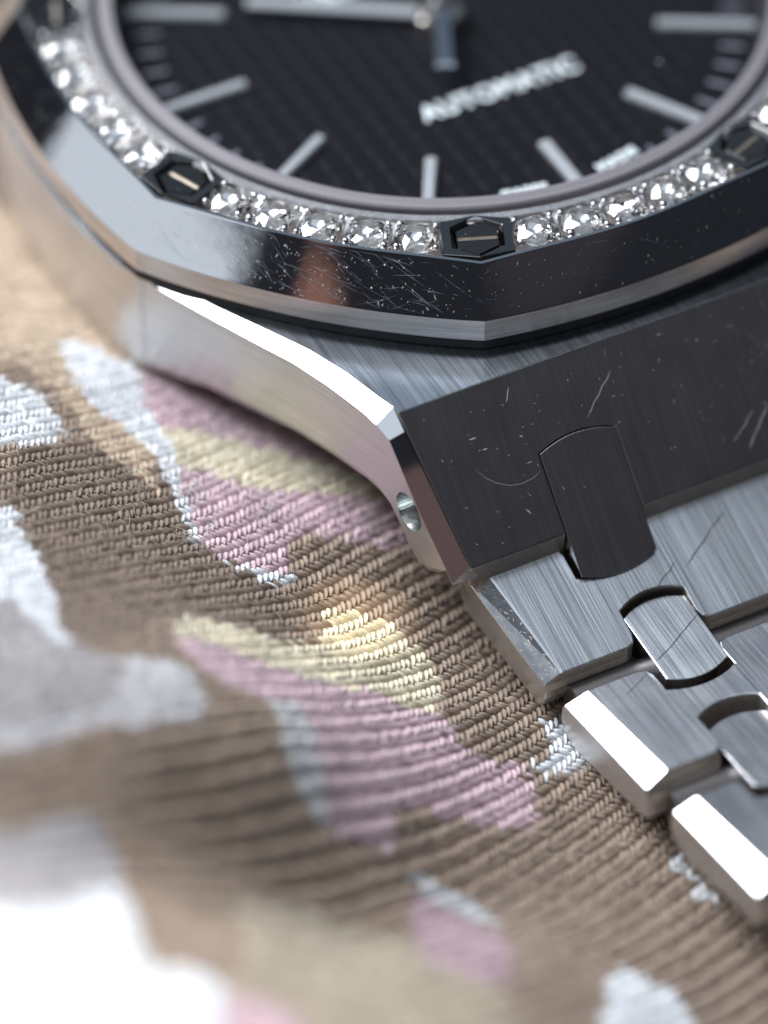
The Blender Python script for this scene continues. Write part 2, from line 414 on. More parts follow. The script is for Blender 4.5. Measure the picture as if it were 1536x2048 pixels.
lug = [(-12.14, -18.95, -18.62, -7.5), (-12.05, -19.5, None, -8.05), (-11.97, -20.1, None, -8.75), (-11.9, -20.7, None, -9.12), (-11.82, -21.3, None, -9.02),
       (-11.72, -21.9, None, -8.65), (-11.63, -22.5, None, -8.08), (-11.57, -22.93, None, -7.66)]
cols = []
for x, y, zt, ix, iz, zb in half:
    if x > -16.6: zt -= .16
    if y < -6: y += .16
    cols.append(((ix, y+ (0.12 if y < -18 else 0), iz), (x, y, zt), (x+.04, y, zt-.06), (x, y, zb+.35), (x+.12, y, zb), (x+1.6, y+.5, zb-.05)))
for i, (x, y, _, zb) in enumerate(lug):
    t = i/(len(lug)-1); ix = -11.5+.72*t; iy = max(-22.86, y+.12*0); zt = zl(y)-.16-.24*min(1, i/2)
    cols.append(((ix, iy, zl(iy)), (x, y, zt), (x+.03, y, zt-.05), (x, y, min(zt-.06, zb+.25)), (x+.12, y, min(zt-.08, zb)), (ix+.3, y, min(zt-.1, zb)-.02)))
nl = len(half)
left = [[(x, -y, z) for x, y, z in c] for c in cols[::-1]]+cols[1:]      # from 12 side lug down to 6 side lug
right = [[(-x, y, z) for x, y, z in c] for c in left[::-1]]
V = []; F = []; FM = []
def strip(L):
    s = len(V)
    for c in L: V.extend(c)
    for i in range(len(L)-1):
        ym = abs(L[i][1][1]+L[i+1][1][1])/2
        for k in range(5):
            a = s+i*6+k; F.append((a, a+6, a+7, a+1)); FM.append((2 if ym > 18.45 else 1) if k < 1 else 0)
    for e in (0, len(L)-1): F.append(tuple(s+e*6+k for k in range(6))); FM.append(0)
    return s
s1 = strip(left); s2 = strip(right); nL = len(left)
i0 = len(lug)                       # first column that belongs to the body
body = range(i0, nL-i0)
sx = len(V); V += [(11.55, -YR+.03, ZT), (-11.55, -YR+.03, ZT), (-11.55, YR-.03, ZT), (11.55, YR-.03, ZT)]
F.append(tuple([sx+1]+[s1+i*6 for i in body]+[sx+2, sx+3]+[s2+i*6 for i in body]+[sx])); FM.append(3)
F.append(tuple([s1+i*6+5 for i in body]+[s2+i*6+5 for i in body])); FM.append(0)
case = mobj('case', V, F, [M_side, M_polL, M_polE, M_top], watch, FM, smooth=13)
# drilled hole in the lug flank
hc = on(817, 1024, (-12.05, -19.5, 0), np.array([-1, -.13, 0])/math.hypot(1, .13))
bm = bmesh.new(); bmesh.ops.create_cone(bm, cap_ends=True, segments=40, radius1=.93, radius2=.93, depth=1.6)
for v in bm.verts:
    if v.co.z < 0: v.co.x *= .55; v.co.y *= .55
cme = bpy.data.meshes.new('cutter'); bm.to_mesh(cme); bm.free(); cme.materials.append(M_hole)
cut = bpy.data.objects.new('cutter', cme); COL.objects.link(cut); cut.location = Vector(hc)+Vector((.35, .05, 0))
cut.rotation_euler = Vector((-1, -.13, 0)).to_track_quat('Z', 'Y').to_euler()
bo = case.modifiers.new('b', 'BOOLEAN'); bo.operation = 'DIFFERENCE'; bo.object = cut; bo.solver = 'EXACT'; bo.material_mode = 'TRANSFER'
bpy.context.view_layer.update(); dg = bpy.context.evaluated_depsgraph_get()
nm = bpy.data.meshes.new_from_object(case.evaluated_get(dg)); nverts = len(nm.vertices)
print('boolean', len(case.data.vertices), nverts)
case.modifiers.clear()
if nverts > len(case.data.vertices): case.data = nm
bpy.data.objects.remove(cut)
lathe('case_back', [(.01, -8.75), (13, -8.75), (14.6, -8.3), (15, -7.2)], M_side, case, n=96)

# ------------------------------------------------------------------ links: outline in a tilted plane, lofted downwards
class Plane:
    def __init__(s, P0, t):
        s.t = R_(t); s.n = np.array([0, -math.sin(s.t), math.cos(s.t)]); s.a = np.array([0, -math.cos(s.t), -math.sin(s.t)])
        s.P0 = np.array([0, P0[1], P0[2]])
    def px(s, x, y, d=0):
        P = on(x, y, s.P0+s.n*d, s.n); return (P[0], float((P-s.P0) @ s.a))
    def xyz(s, x, q, d=0): return s.P0+np.array([x, 0, 0])+s.a*q+s.n*d
    def y2q(s, y): return -(y-s.P0[1])/math.cos(s.t)
def arc(x0, x1, q, bulge, n=9, rev=False):
    pts = [(x0+(x1-x0)*i/(n-1), q+bulge*(1-(2*i/(n-1)-1)**2)) for i in range(n)]
    return pts[::-1] if rev else pts
lugP = Plane((0, YR, ZT), 46)
S = on(1240, 1130, lugP.P0, lugP.n)-.24*lugP.n; P1 = Plane(S, 20)
S = on(1310, 1195, P1.P0, P1.n)-.30*P1.n; Q2 = Plane(S, 4)
S = on(1395, 1345, Q2.P0, Q2.n)-.2*Q2.n; P2 = Plane(S, -5)
S = on(1480, 1440, P2.P0, P2.n)-.36*P2.n; Q3 = Plane(S, -7)
S = on(1520, 1590, Q3.P0, Q3.n)-.15*Q3.n; P3 = Plane(S, -9)
print('P1', P1.P0, 'P2', P2.P0, 'P3', P3.P0)

def slab(name, pl, outline, levels, mats, parent, bevel=.05, fmf=None, smooth=None):
    """outline: (x, q, wx, wq): wx / wq say how far the level's side and end offsets push the point"""
    V = []; F = []; FM = []; n = len(outline)
    for d, ox, oq, sh in levels:
        for x, q, wx, wq in outline: V.append(pl.xyz(x+wx*ox, q+wq*oq+sh, d))
    F.append(tuple(range(n))); FM.append(0)
    for L in range(len(levels)-1):
        for k in range(n):
            F.append((L*n+k, L*n+(k+1) % n, (L+1)*n+(k+1) % n, (L+1)*n+k))
            e = outline[k][2] and outline[(k+1) % n][2] and outline[k][2] == outline[(k+1) % n][2]
            FM.append((1 if L == 0 else 2) if e else 3)
    F.append(tuple((len(levels)-1)*n+k for k in range(n-1, -1, -1))); FM.append(3)
    return mobj(name, V, F, mats, parent, FM, bevel=bevel, seg=2, smooth=smooth)
def stud(pl, x0, x1, q0, q1, b0, b1, thick=1.5, bev=.03, name='bracelet_stud'):
    top = arc(x0, x1, q0, -b0)+arc(x0, x1, q1, b1, rev=True)
    n = len(top); V = [pl.xyz(x, q, 0) for x, q in top]+[pl.xyz(x, q, -thick) for x, q in top]
    F = [tuple(range(n)), tuple(range(2*n-1, n-1, -1))]+[(k, (k+1) % n, n+(k+1) % n, n+k) for k in range(n)]
    FM = [0, 0]+[1]*n
    out = mobj(name, V, F, [M_link if pl is not lugP else M_lug, M_polL], watch, FM, bevel=bev); return out
# lug slab with the slots for the first studs
g = .03
SX0, SX1 = -6.66, -3.40
qe = lugP.y2q(-22.93); qs0 = lugP.y2q(-20.72); qs1 = lugP.y2q(-24.14)
xl = lambda q: -11.5+.72*(q/qe)
o1 = [(xl(0), 0, 0, 0), (11.5, 0, 0, 0), (-xl(qe), qe, 0, 1)]
def notch(x0, x1, q, bul, qend, sgn):
    """notch opening on the edge at qend, from x1 back to x0 (or reversed)"""
    a = [(x, qq, 0, 0) for x, qq in arc(x0, x1, q, bul)]
    return a
def near_edge(xo, q, slots, qd, bul, wq=1):
    """points along an end edge from +x to -x, with notches of depth reaching to qd"""
    pts = []
    for x0, x1 in sorted(slots, reverse=True):
        pts.append((x1, q, 0, wq)); pts += [(x, qq, 0, 0) for x, qq in arc(x0, x1, qd, bul, rev=True)]; pts.append((x0, q, 0, wq))
    return pts
sl1 = [(SX0-g, SX1+g), (-SX1-g, -SX0+g)]
out = [(xl(0), .0, 0, 0), (-xl(0), .0, 0, 0), (-xl(qe), qe, 0, 1)]+near_edge(0, qe, sl1, qs0-.03, -.36)+[(xl(qe), qe, 0, 1)]
slab('lug_plate', lugP, out, [(0, 0, 0, 0), (-.95, 0, .68, 0), (-1.9, 0, -.6, 0)], [M_lug, M_polD, M_side, M_gold], case, bevel=.06)
# plain slope towards twelve
V = [(xl(0), -YR, ZT), (-xl(0), -YR, ZT), (-xl(qe), 22.93, -7.65), (xl(qe), 22.93, -7.65), (xl(qe), 22.0, -9.0), (-xl(qe), 22.0, -9.0)]
mobj('lug_plate', V, [(0, 1, 2, 3), (3, 2, 5, 4)], M_top, case)
for (a, b_) in ((SX0, SX1), (-SX1, -SX0)): stud(lugP, a, b_, qs0, qs1, .33, .38, 1.15, .025)

def link(pl, far_in, near_in, cd, cx, slots_far, qf, bf, slots_near, qn, bn, mats, thick=2.25, crn=.45):
    (xf, q0), (xn, q1) = far_in, near_in
    # far edge from -x to +x with notches, then near edge back
    c = crn
    out = [(xf, q0, -1, -1)]
    for x0, x1 in sorted(slots_far):
        out.append((x0-c, q0, 0, -1)); out.append((x0-c*.3, q0+c*.25, 0, -.6)); out.append((x0, q0+c, 0, 0))
        out += [(x, q, 0, 0) for x, q in arc(x0, x1, qf, bf)]
        out.append((x1, q0+c, 0, 0)); out.append((x1+c*.3, q0+c*.25, 0, -.6)); out.append((x1+c, q0, 0, -1))
    out.append((-xf, q0, 1, -1)); out.append((-xn, q1, 1, 1))
    for x0, x1 in sorted(slots_near, reverse=True):
        out.append((x1+c, q1, 0, 1)); out.append((x1+c*.3, q1-c*.25, 0, .6)); out.append((x1, q1-c, 0, 0))
        out += [(x, q, 0, 0) for x, q in arc(x0, x1, qn, bn, rev=True)]
        out.append((x0, q1-c, 0, 0)); out.append((x0-c*.3, q1-c*.25, 0, .6)); out.append((x0-c, q1, 0, 1))
    out.append((xn, q1, -1, 1))
    lv = [(0, 0, 0, 0), (-cd, cx, .12, 0), (-cd-.25, cx, .26, 0), (-thick*.5, cx+.02, .34, 0), (-thick*.76, cx, .28, 0), (-thick*.95, cx-.06, -.35, 0), (-thick, cx-.2, -.9, 0)]
    return slab('bracelet_link', pl, out, lv, mats, watch, bevel=.05, smooth=None)
# link 1
fi = P1.px(974, 1145); ni = P1.px(1124, 1346)
sl2x = (Q2.px(1245, 1235)[0], Q2.px(1455, 1308)[0]); print('stud2 x', sl2x, 'far/near in', fi, ni)
q2s = P1.px(1240, 1222)[1]
sl2 = [(sl2x[0]-.05, sl2x[1]+.05), (-sl2x[1]-.05, -sl2x[0]+.05)]
q1e = P1.px(1170, 1150)[1]
link(P1, fi, ni, .42, .72, [(a-.10, b+.06) for a, b in sl1], q1e+.02, .40, sl2, q2s, -.40, [M_link, M_polD, M_side, M_gold])
qa = Q2.px(1245, 1238)[1]; qb = Q2.px(1331, 1359)[1]
for x0, x1 in ((sl2x[0], sl2x[1]), (-sl2x[1], -sl2x[0])): stud(Q2, x0, x1, qa, qb, .40, .40, 1.3)
# link 2
fi = P2.px(1174, 1381); ni = P2.px(1333, 1541); print(fi, ni)
s3 = (sl2x[0]+.12, sl2x[1]-.02); sl3 = [(s3[0]-.05, s3[1]+.05), (-s3[1]-.05, -s3[0]+.05)]
q3s = P2.px(1408, 1430)[1]
link(P2, fi, ni, .42, .95, [(a-.12, b+.06) for a, b in sl2], P2.px(1334, 1378)[1], .40, sl3, q3s, -.42, [M_link, M_polL, M_side, M_gold])
qa = Q3.px(1424, 1462)[1]
for x0, x1 in ((s3[0], s3[1]), (-s3[1], -s3[0])): stud(Q3, x0, x1, qa, qa+3.5, .40, .40, 1.3)
# link 3 and one more beyond the frame
fi = P3.px(1392, 1592); ni = P3.px(1555, 1752); print(fi, ni)
link(P3, fi, ni, .42, .95, [(a-.12, b+.06) for a, b in sl3], fi[1]+1.2, .40, [], 0, 0, [M_link, M_polL, M_side, M_gold])

M_barrel = plain('hinge_dull_steel', (.16, .15, .15), .5, .9)
# hinge barrels seen in the gaps between links
def barrel(ya, za, yb, zb, W, r=.78, drop=1.25):
    y = (ya+yb)/2; z = (za+zb)/2-drop; V = []; F = []
    for x in (-W, W):
        for k in range(24): V.append((x, y+r*math.cos(R_(15*k)), z+r*math.sin(R_(15*k))))
    F = [(k, (k+1) % 24, 24+(k+1) % 24, 24+k) for k in range(24)]+[tuple(range(24)), tuple(range(24, 48))]
    mobj('hinge_barrel', V, F, M_barrel, watch, smooth=30)
for pa, pb, W in ((P1, P2, 8.9), (P2, P3, 8.3)):
    if pa is P1: A_ = pa.xyz(0, P1.px(1124, 1346)[1]); B_ = pb.xyz(0, P2.px(1174, 1381)[1])
    else: A_ = pa.xyz(0, P2.px(1333, 1541)[1]); B_ = pb.xyz(0, P3.px(1392, 1592)[1])
    barrel(A_[1], A_[2], B_[1], B_[2], W)
# fine wear on the polished bevel: hairline scratches and nicks, each a thin sliver on the metal
def hairlines(name, pos, n, gen, parent, M):
    V = []; F = []
    for i in range(n):
        c, t, dc, dt, wd = gen()
        a = np.array(pos(c-dc, t-dt)); b = np.array(pos(c+dc, t+dt)); m_ = (a+b)/2+np.array(pos(c, t))*0
        e = (b-a); L = np.linalg.norm(e)
        if L < 1e-4: continue
        e /= L; nr = np.cross(np.array(pos(c+.2, t))-np.array(pos(c-.2, t)), np.array(pos(c, t+.02))-np.array(pos(c, t-.02))); nr /= np.linalg.norm(nr)
        sd = np.cross(nr, e)*wd/2; s0 = len(V); V += [a, np.array(pos(c, t))-sd, b, np.array(pos(c, t))+sd]; F.append((s0, s0+1, s0+2, s0+3))
    return mobj(name, V, F, M, parent, kind='stuff')
def bevpos(c, t):
    t = min(max(t, .01), .985); lift = .008
    r0, z0, r1, z1 = rup(c)+.05, -.07, rlow(c)-.04, -1.74
    r = r0+(r1-r0)*t; z = z0+(z1-z0)*t; k = math.hypot(r1-r0, z1-z0)
    return pol(r+lift*(-(z1-z0))/k, c, z+lift*(r1-r0)/k)
def gen_a():
    c = rng.choice([rng.normal(222, 9), rng.uniform(204, 246)]); t = rng.uniform(.02, .97)
    L = rng.exponential(.9)+.15; dc = L*rng.uniform(.5, 1)*.5/17*57.3; dt = -rng.normal(.45, .35)*dc/57.3*17/2.0
    return min(c, 246), t, min(dc, 3), max(-.3, min(.3, dt)), rng.uniform(.006, .016)
def gen_b():
    c = rng.uniform(150, 290); t = rng.uniform(.02, .97); L = rng.exponential(.25)+.05; dc = L*.5/17*57.3; return c, t, dc, rng.normal(0, 1)*L/2.0*.5, rng.uniform(.005, .011)
def gen_c():
    c = rng.choice([rng.uniform(204, 246), rng.uniform(155, 290)]); t = rng.uniform(.02, .98)**.8; L = rng.uniform(.02, .06); return c, t, L/2/17*57.3, rng.normal(0, .4)*L, rng.uniform(.02, .05)
M_hair = plain('hairline_scratch', (.30, .34, .42), .4, .55)
hairlines('fine_scratches', bevpos, 150, gen_a, bezel, M_hair)
hairlines('fine_scratches', bevpos, 110, gen_b, bezel, M_hair)
hairlines('fine_nicks', bevpos, 300, gen_c, bezel, M_scrL)
# the same wear on the lug slope and the first link
def planepos(pl): return lambda x, q: pl.xyz(x, q, .006)
def gen_l(): return rng.uniform(-11, 4), rng.uniform(.3, 5.4), rng.normal(0, .05), rng.normal(0, .05), rng.uniform(.015, .04)
hairlines('fine_nicks', planepos(lugP), 80, gen_l, case, M_scrL)
f1 = P1.px(974, 1145); n1_ = P1.px(1124, 1346)
def champos(u, t):
    u = min(max(u, .02), .98); t = min(max(t, .02), .98); x = f1[0]+(n1_[0]-f1[0])*u; q = f1[1]+(n1_[1]-f1[1])*u
    return P1.xyz(x-.72*t, q, -.42*t+.012)
def gen_k(): return rng.uniform(.03, .97), rng.uniform(.05, .95), rng.normal(0, .012), rng.normal(0, .05), rng.uniform(.015, .05)
hairlines('fine_nicks', lambda c, t: champos(c, t), 60, gen_k, watch, M_scrL)

# scratches that show on the metal
def scratch(pl, pts, wd, M, parent, lift=.004):
    P = [np.array(pl.px(*p)) for p in pts]; V = []; F = []
    for i, p in enumerate(P):
        d = P[min(i+1, len(P)-1)]-P[max(i-1, 0)]; d = d/np.linalg.norm(d); nn = np.array([-d[1], d[0]])
        ww = wd*(.25 if i in (0, len(P)-1) else 1)*(.8+.4*rng.random())
        for s in (-1, 1): q = p+nn*s*ww/2; V.append(pl.xyz(q[0], q[1], lift))
    for i in range(len(P)-1): F.append((2*i, 2*i+1, 2*i+3, 2*i+2))
    mobj('scratch', V, F, M, parent)
def seg(a, b, n=7, jit=.8): return [(a[0]+(b[0]-a[0])*i/(n-1)+rng.normal(0, jit), a[1]+(b[1]-a[1])*i/(n-1)+rng.normal(0, jit)) for i in range(n)]
scratch(P1, seg((1450, 1018), (1371, 1137)), .05, M_scrD, watch)
scratch(P1, seg((1352, 1122), (1311, 1180)), .05, M_scrD, watch)
scratch(Q2, seg((1396, 1226), (1345, 1290))+seg((1342, 1294), (1312, 1322)), .045, M_scrD, watch)
scratch(P2, seg((1296, 1345), (1250, 1392)), .03, M_scrD, watch)
scratch(lugP, seg((1220, 742), (1175, 835)), .035, M_scrL, case)
scratch(lugP, seg((1506, 818), (1488, 852))+seg((1486, 856), (1466, 884)), .03, M_scrL, case)
scratch(lugP, seg((1536, 808), (1498, 895)), .05, M_scrL, case)
scratch(lugP, [(950, 938), (970, 955), (992, 966), (1020, 971), (1045, 967), (1068, 955), (1082, 940)], .018, M_scrL, case)
for a, b in (((938, 880), (952, 876)), ((965, 900), (974, 897)), ((1013, 805), (1017, 774)), ((1038, 872), (1046, 872)), ((1052, 1018), (1062, 1028))):
    scratch(lugP, seg(a, b, 4, .4), .06, M_scrL, case)

# ------------------------------------------------------------------ cloth
cp = np.array([(-24.8, -11.3, -5.2), (-19.3, -17.1, -7.8), (-15.3, -21.7, -10.1), (-11.35, -26.3, -12.3), (-8.9, -31.4, -13.6), (-22.3, -6.3, -6.0), (-19.6, -1, -7.9),
    (-17.3, -10.8, -8.4), (-14.4, -15.7, -9.0), (-12.8, -19.1, -10.0), (-21.1, -29.4, -6.6), (-26.9, -29.6, -3.2), (-35, -39, -1.2), (-17.5, -34, -11.8), (-22.6, -35.2, -9.6), (-27.0, -33.2, -5.6), (-22.3, -39.8, -7.6), (-17.7, -38.2, -10.3),
    (-13, -40.6, -12.4), (-9.3, -41.7, -14.2), (-28.7, -20.4, -3.8), (-7, -38, -14.4), (-27.7, -39, -4.2), (0, -20, -14), (0, 0, -10.5), (-10, -5, -10.3), (0, -35, -15),
    (0, 12, -10.5), (-20, 8, -8.8), (-28, 2, -7), (10, -20, -14), (-33, -10, -4), (5, -44, -15.5), (-45, -30, -1), (-45, -55, 0), (-20, -55, -9), (0, -60, -16), (-45, 5, -8),
    (-30, 25, -10), (10, 30, -11), (20, 0, -12), (20, -50, -16), (-13.5, -23.6, -11.3), (-10, -22, -12.6), (-7, -28, -13.4), (-4, -33, -14)])
def phi(r): return r**2*np.log(r+1e-9)*.5
n = len(cp); D = np.linalg.norm(cp[:, None, :2]-cp[None, :, :2], axis=2)
A = np.zeros((n+3, n+3)); A[:n, :n] = phi(D)+np.eye(n)*2.5; A[:n, n] = 1; A[:n, n+1:] = cp[:, :2]; A[n:, :n] = A[:n, n:].T
coef = np.linalg.solve(A, np.concatenate([cp[:, 2], [0, 0, 0]]))
def H(x, y):
    x = np.asarray(x, float); y = np.asarray(y, float); sh = x.shape; P = np.stack([x.ravel(), y.ravel()], 1)
    out = np.empty(len(P))
    for i in range(0, len(P), 20000):
        p = P[i:i+20000]; d = np.linalg.norm(p[:, None]-cp[None, :, :2], axis=2)
        out[i:i+20000] = phi(d) @ coef[:n]+coef[n]+p @ coef[n+1:]
    out += .10*np.sin(P[:, 0]*.55+1)*np.sin(P[:, 1]*.4+P[:, 0]*.2)
    return out.reshape(sh)
def hit(x, y):
    d = ray(x, y); t = (12-CAM[2])/d[2]
    for i in range(220):
        P = CAM+d*t; h = float(H(P[0], P[1]))
        if P[2] < h: break
        t += max(.05, (P[2]-h)*.6)
    return P
def poly(pts): return np.array([hit(*p)[:2] for p in pts])
BROWN = (.30, .228, .178); BROWN_LIT = (.57, .45, .34); WHITE = (.74, .77, .81); CREAM = (.68, .62, .47); PINK = (.59, .435, .485); WHITE_DEEP_SHADE = (.40, .385, .40); TAN_DIMMED = (.40, .345, .27); WHITE_SHADE = (.52, .53, .55); PINK_DIMMED = (.44, .32, .36)  # tan is brown painted as lit; lilac and grey are white painted in shade
REG = [
 ((.205, .155, .122), [(40, 890), (300, 900), (350, 1010), (440, 1110), (600, 1150), (655, 1225), (560, 1290), (360, 1235), (150, 1300), (100, 1170), (20, 1010)]),
 (BROWN_LIT, [(-60, 380), (20, 420), (130, 560), (235, 690), (300, 770), (250, 860), (300, 900), (320, 985), (200, 900), (120, 790), (60, 740), (-60, 700)]),
 (WHITE, [(-60, 745), (50, 772), (95, 798), (120, 850), (135, 885), (60, 890), (-60, 895)]),
 (WHITE, [(-60, 1005), (25, 1015), (60, 1090), (98, 1165), (120, 1240), (145, 1305), (100, 1290), (0, 1230), (-60, 1200)]),
 (WHITE_DEEP_SHADE, [(-60, 1180), (20, 1200), (110, 1285), (230, 1310), (255, 1440), (0, 1500), (-60, 1510)]),
 ((.58, .575, .60), [(240, 1315), (375, 1325), (398, 1380), (408, 1440), (245, 1452), (-60, 1520), (-60, 1480), (100, 1440), (240, 1400)]),  # white print greyed, with the shade on this fold painted in
 (WHITE, [(117, 673), (200, 700), (287, 743), (290, 800), (293, 820), (328, 855), (351, 901), (357, 948), (375, 1007), (398, 1065), (422, 1106), (510, 1136), (590, 1150),
          (556, 1177), (445, 1118), (381, 1077), (363, 1013), (328, 948), (293, 895), (240, 849), (200, 830), (165, 790), (125, 720)]),
 (PINK, [(281, 735), (290, 720), (500, 740), (700, 860), (800, 970), (760, 985), (662, 931), (527, 896), (410, 866), (328, 855), (293, 820)]),
 (CREAM, [(328, 855), (410, 866), (527, 896), (662, 931), (790, 975), (800, 1010), (726, 995), (615, 986), (527, 978), (439, 948), (357, 937)]),
 (PINK, [(357, 937), (439, 952), (527, 980), (726, 995), (800, 1005), (840, 1089), (767, 1100), (703, 1077), (586, 1071), (574, 1095), (586, 1150), (510, 1136), (422, 1106), (398, 1065), (375, 1000)]),
 (CREAM, [(646, 1214), (710, 1226), (786, 1244), (862, 1320), (886, 1373), (878, 1425), (815, 1414), (745, 1390), (663, 1373), (581, 1343), (505, 1314), (359, 1279), (335, 1255), (359, 1230), (476, 1255), (558, 1285), (634, 1291), (651, 1255)]),
 (PINK, [(353, 1279), (417, 1285), (505, 1320), (581, 1343), (663, 1373), (745, 1390), (815, 1414), (886, 1431), (921, 1501), (1056, 1537), (1067, 1583), (1079, 1665), (991, 1654), (909, 1630), (798, 1619), (792, 1642), (804, 1706), (745, 1695), (663, 1660), (646, 1619), (616, 1478), (587, 1419), (534, 1402), (446, 1367), (388, 1326)]),
 (WHITE_SHADE, [(540, 1402), (593, 1408), (628, 1478), (663, 1640), (640, 1654), (616, 1619), (581, 1525), (558, 1455)]),
 (WHITE, [(1085, 1430), (1130, 1450), (1165, 1494), (1200, 1519), (1169, 1545), (1066, 1547), (1041, 1532), (1066, 1523), (1099, 1519), (1107, 1498)]),
 (WHITE, [(1340, 1705), (1360, 1712), (1385, 1740), (1375, 1760), (1345, 1735)]),
 (WHITE, [(1385, 1770), (1410, 1760), (1445, 1795), (1420, 1813), (1390, 1795)]),
 (WHITE_SHADE, [(815, 1738), (860, 1755), (950, 1800), (1000, 1850), (940, 1850), (850, 1805)]),
 (PINK_DIMMED, [(815, 1780), (880, 1815), (990, 1860), (1025, 1900), (1025, 1965), (960, 1980), (870, 1960), (830, 1900)]),  # pink painted darker, offsetting the window light on the crest
 (TAN_DIMMED, [(475, 1795), (586, 1807), (703, 1848), (820, 1877), (860, 1925), (1020, 1990), (1060, 2120), (400, 2120), (450, 2000), (490, 1900)]),  # tan darkened in the colour because the crest catches too much light
 (WHITE_DEEP_SHADE, [(-60, 1690), (117, 1643), (193, 1625), (228, 1690), (246, 1772), (135, 1817), (-60, 1840)]),
 (WHITE, [(-60, 1830), (135, 1810), (246, 1772), (290, 1900), (310, 1940), (410, 1950), (470, 2000), (480, 2120), (-60, 2120)]),
 (PINK, [(440, 2000), (520, 1995), (600, 2030), (600, 2120), (430, 2120)]),
 (WHITE, [(1210, 1960), (1240, 1930), (1300, 1960), (1360, 1990), (1420, 2120), (1200, 2120)]),
]
REGW = [(c, poly(p)) for c, p in REG]
def inside(P, x, y):
    c = np.zeros(x.shape, bool); m_ = len(P)
    for i in range(m_):
        x0, y0 = P[i]; x1, y1 = P[(i+1) % m_]
        t = ((y0 > y) != (y1 > y)); xx = (x1-x0)*(y-y0)/((y1-y0) if y1 != y0 else 1e-9)+x0
        c ^= t & (x < xx)
    return c
def colour(x, y):
    c = np.tile(np.array(BROWN), (len(x), 1))
    for k, P in REGW: c[inside(P, x, y)] = k
    # beyond the photographed part the print simply goes on in patches
    return c
# the weave: u along the ribs, v across them
PU, PV = .255, .80
def uv2xy(u, v):
    b = np.where(u < -10, .009*(u+10)**2, 0.)
    return u, v+b+.45*(u+10)+.06*np.sin(u*.35+v*.15)
def grid_obj(name, x0, x1, y0, y1, st, dz, parent=None):
    xs = np.arange(x0, x1+st, st); ys = np.arange(y0, y1+st, st); X, Y = np.meshgrid(xs, ys); Z = H(X, Y)+dz
    V = np.stack([X.ravel(), Y.ravel(), Z.ravel()], 1); nx = len(xs); ny = len(ys)
    I = np.arange(nx*ny).reshape(ny, nx); Fq = np.stack([I[:-1, :-1], I[:-1, 1:], I[1:, 1:], I[1:, :-1]], -1).reshape(-1, 4)
    me = fast_mesh(name, V, Fq); c = colour(V[:, 0], V[:, 1])
    set_col(me, c*.9); ob = bpy.data.objects.new(name, me); COL.objects.link(ob)
    if parent: ob.parent = parent
    return ob
def fast_mesh(name, V, Fq, smooth=True):
    me = bpy.data.meshes.new(name); me.vertices.add(len(V)); me.vertices.foreach_set('co', V.astype(np.float32).ravel())
    k = Fq.shape[1]; me.loops.add(Fq.size); me.loops.foreach_set('vertex_index', Fq.astype(np.int32).ravel())
    me.polygons.add(len(Fq)); me.polygons.foreach_set('loop_start', np.arange(0, Fq.size, k, dtype=np.int32))
    me.update(calc_edges=True); me.polygons.foreach_set('use_smooth', [smooth]*len(Fq)); return me
def set_col(me, c):
    a = me.color_attributes.new('yarn', 'FLOAT_COLOR', 'POINT'); a.data.foreach_set('color', np.concatenate([c, np.ones((len(c), 1))], 1).astype(np.float32).ravel())
def cloth_mat(name, ridge=False):
    M, nt, b = mat(name); N = NT(nt); at = N.n('ShaderNodeAttribute', attribute_name='yarn')
    f = N.noise(N.coords((1, 1, 1)), 14, 3, .7); hs = N.n('ShaderNodeHueSaturation')
    N.l(at.outputs['Color'], hs.inputs['Color']); N.l(N.ramp(f, .2, .8, (.72, .72, .72, 1), (1.2, 1.2, 1.2, 1)), hs.inputs['Value']); N.l(hs.outputs[0], b.inputs['Base Color'])
    b.inputs['Roughness'].default_value = .55; b.inputs['Specular IOR Level'].default_value = .35
    b.inputs['Sheen Weight'].default_value = .25; b.inputs['Sheen Roughness'].default_value = .4
    bp = N.n('ShaderNodeBump'); bp.inputs['Strength'].default_value = .5; bp.inputs['Distance'].default_value = .03
    if ridge:
        wv = N.n('ShaderNodeTexWave'); wv.bands_direction = 'Y'; wv.inputs['Scale'].default_value = .39; N.l(N.coords((1, 1, 1)), wv.inputs['Vector']); N.l(wv.outputs['Fac'], bp.inputs['Height']); bp.inputs['Distance'].default_value = .2
    else: N.l(N.noise(N.coords((1, 1, 1)), 26, 3, .7), bp.inputs['Height'])
    N.l(bp.outputs[0], b.inputs['Normal']); return M
M_cloth = cloth_mat('cotton_yarn'); M_cloth2 = cloth_mat('cotton_ground', True)
cloth = grid_obj('patterned_cloth', -75, 45, -85, 60, .4, -.12)
cloth.data.materials.append(M_cloth2)
tag(cloth, 'ribbed twill cloth printed with brown, pink, cream and white camouflage patches, rumpled under the watch', 'cloth')
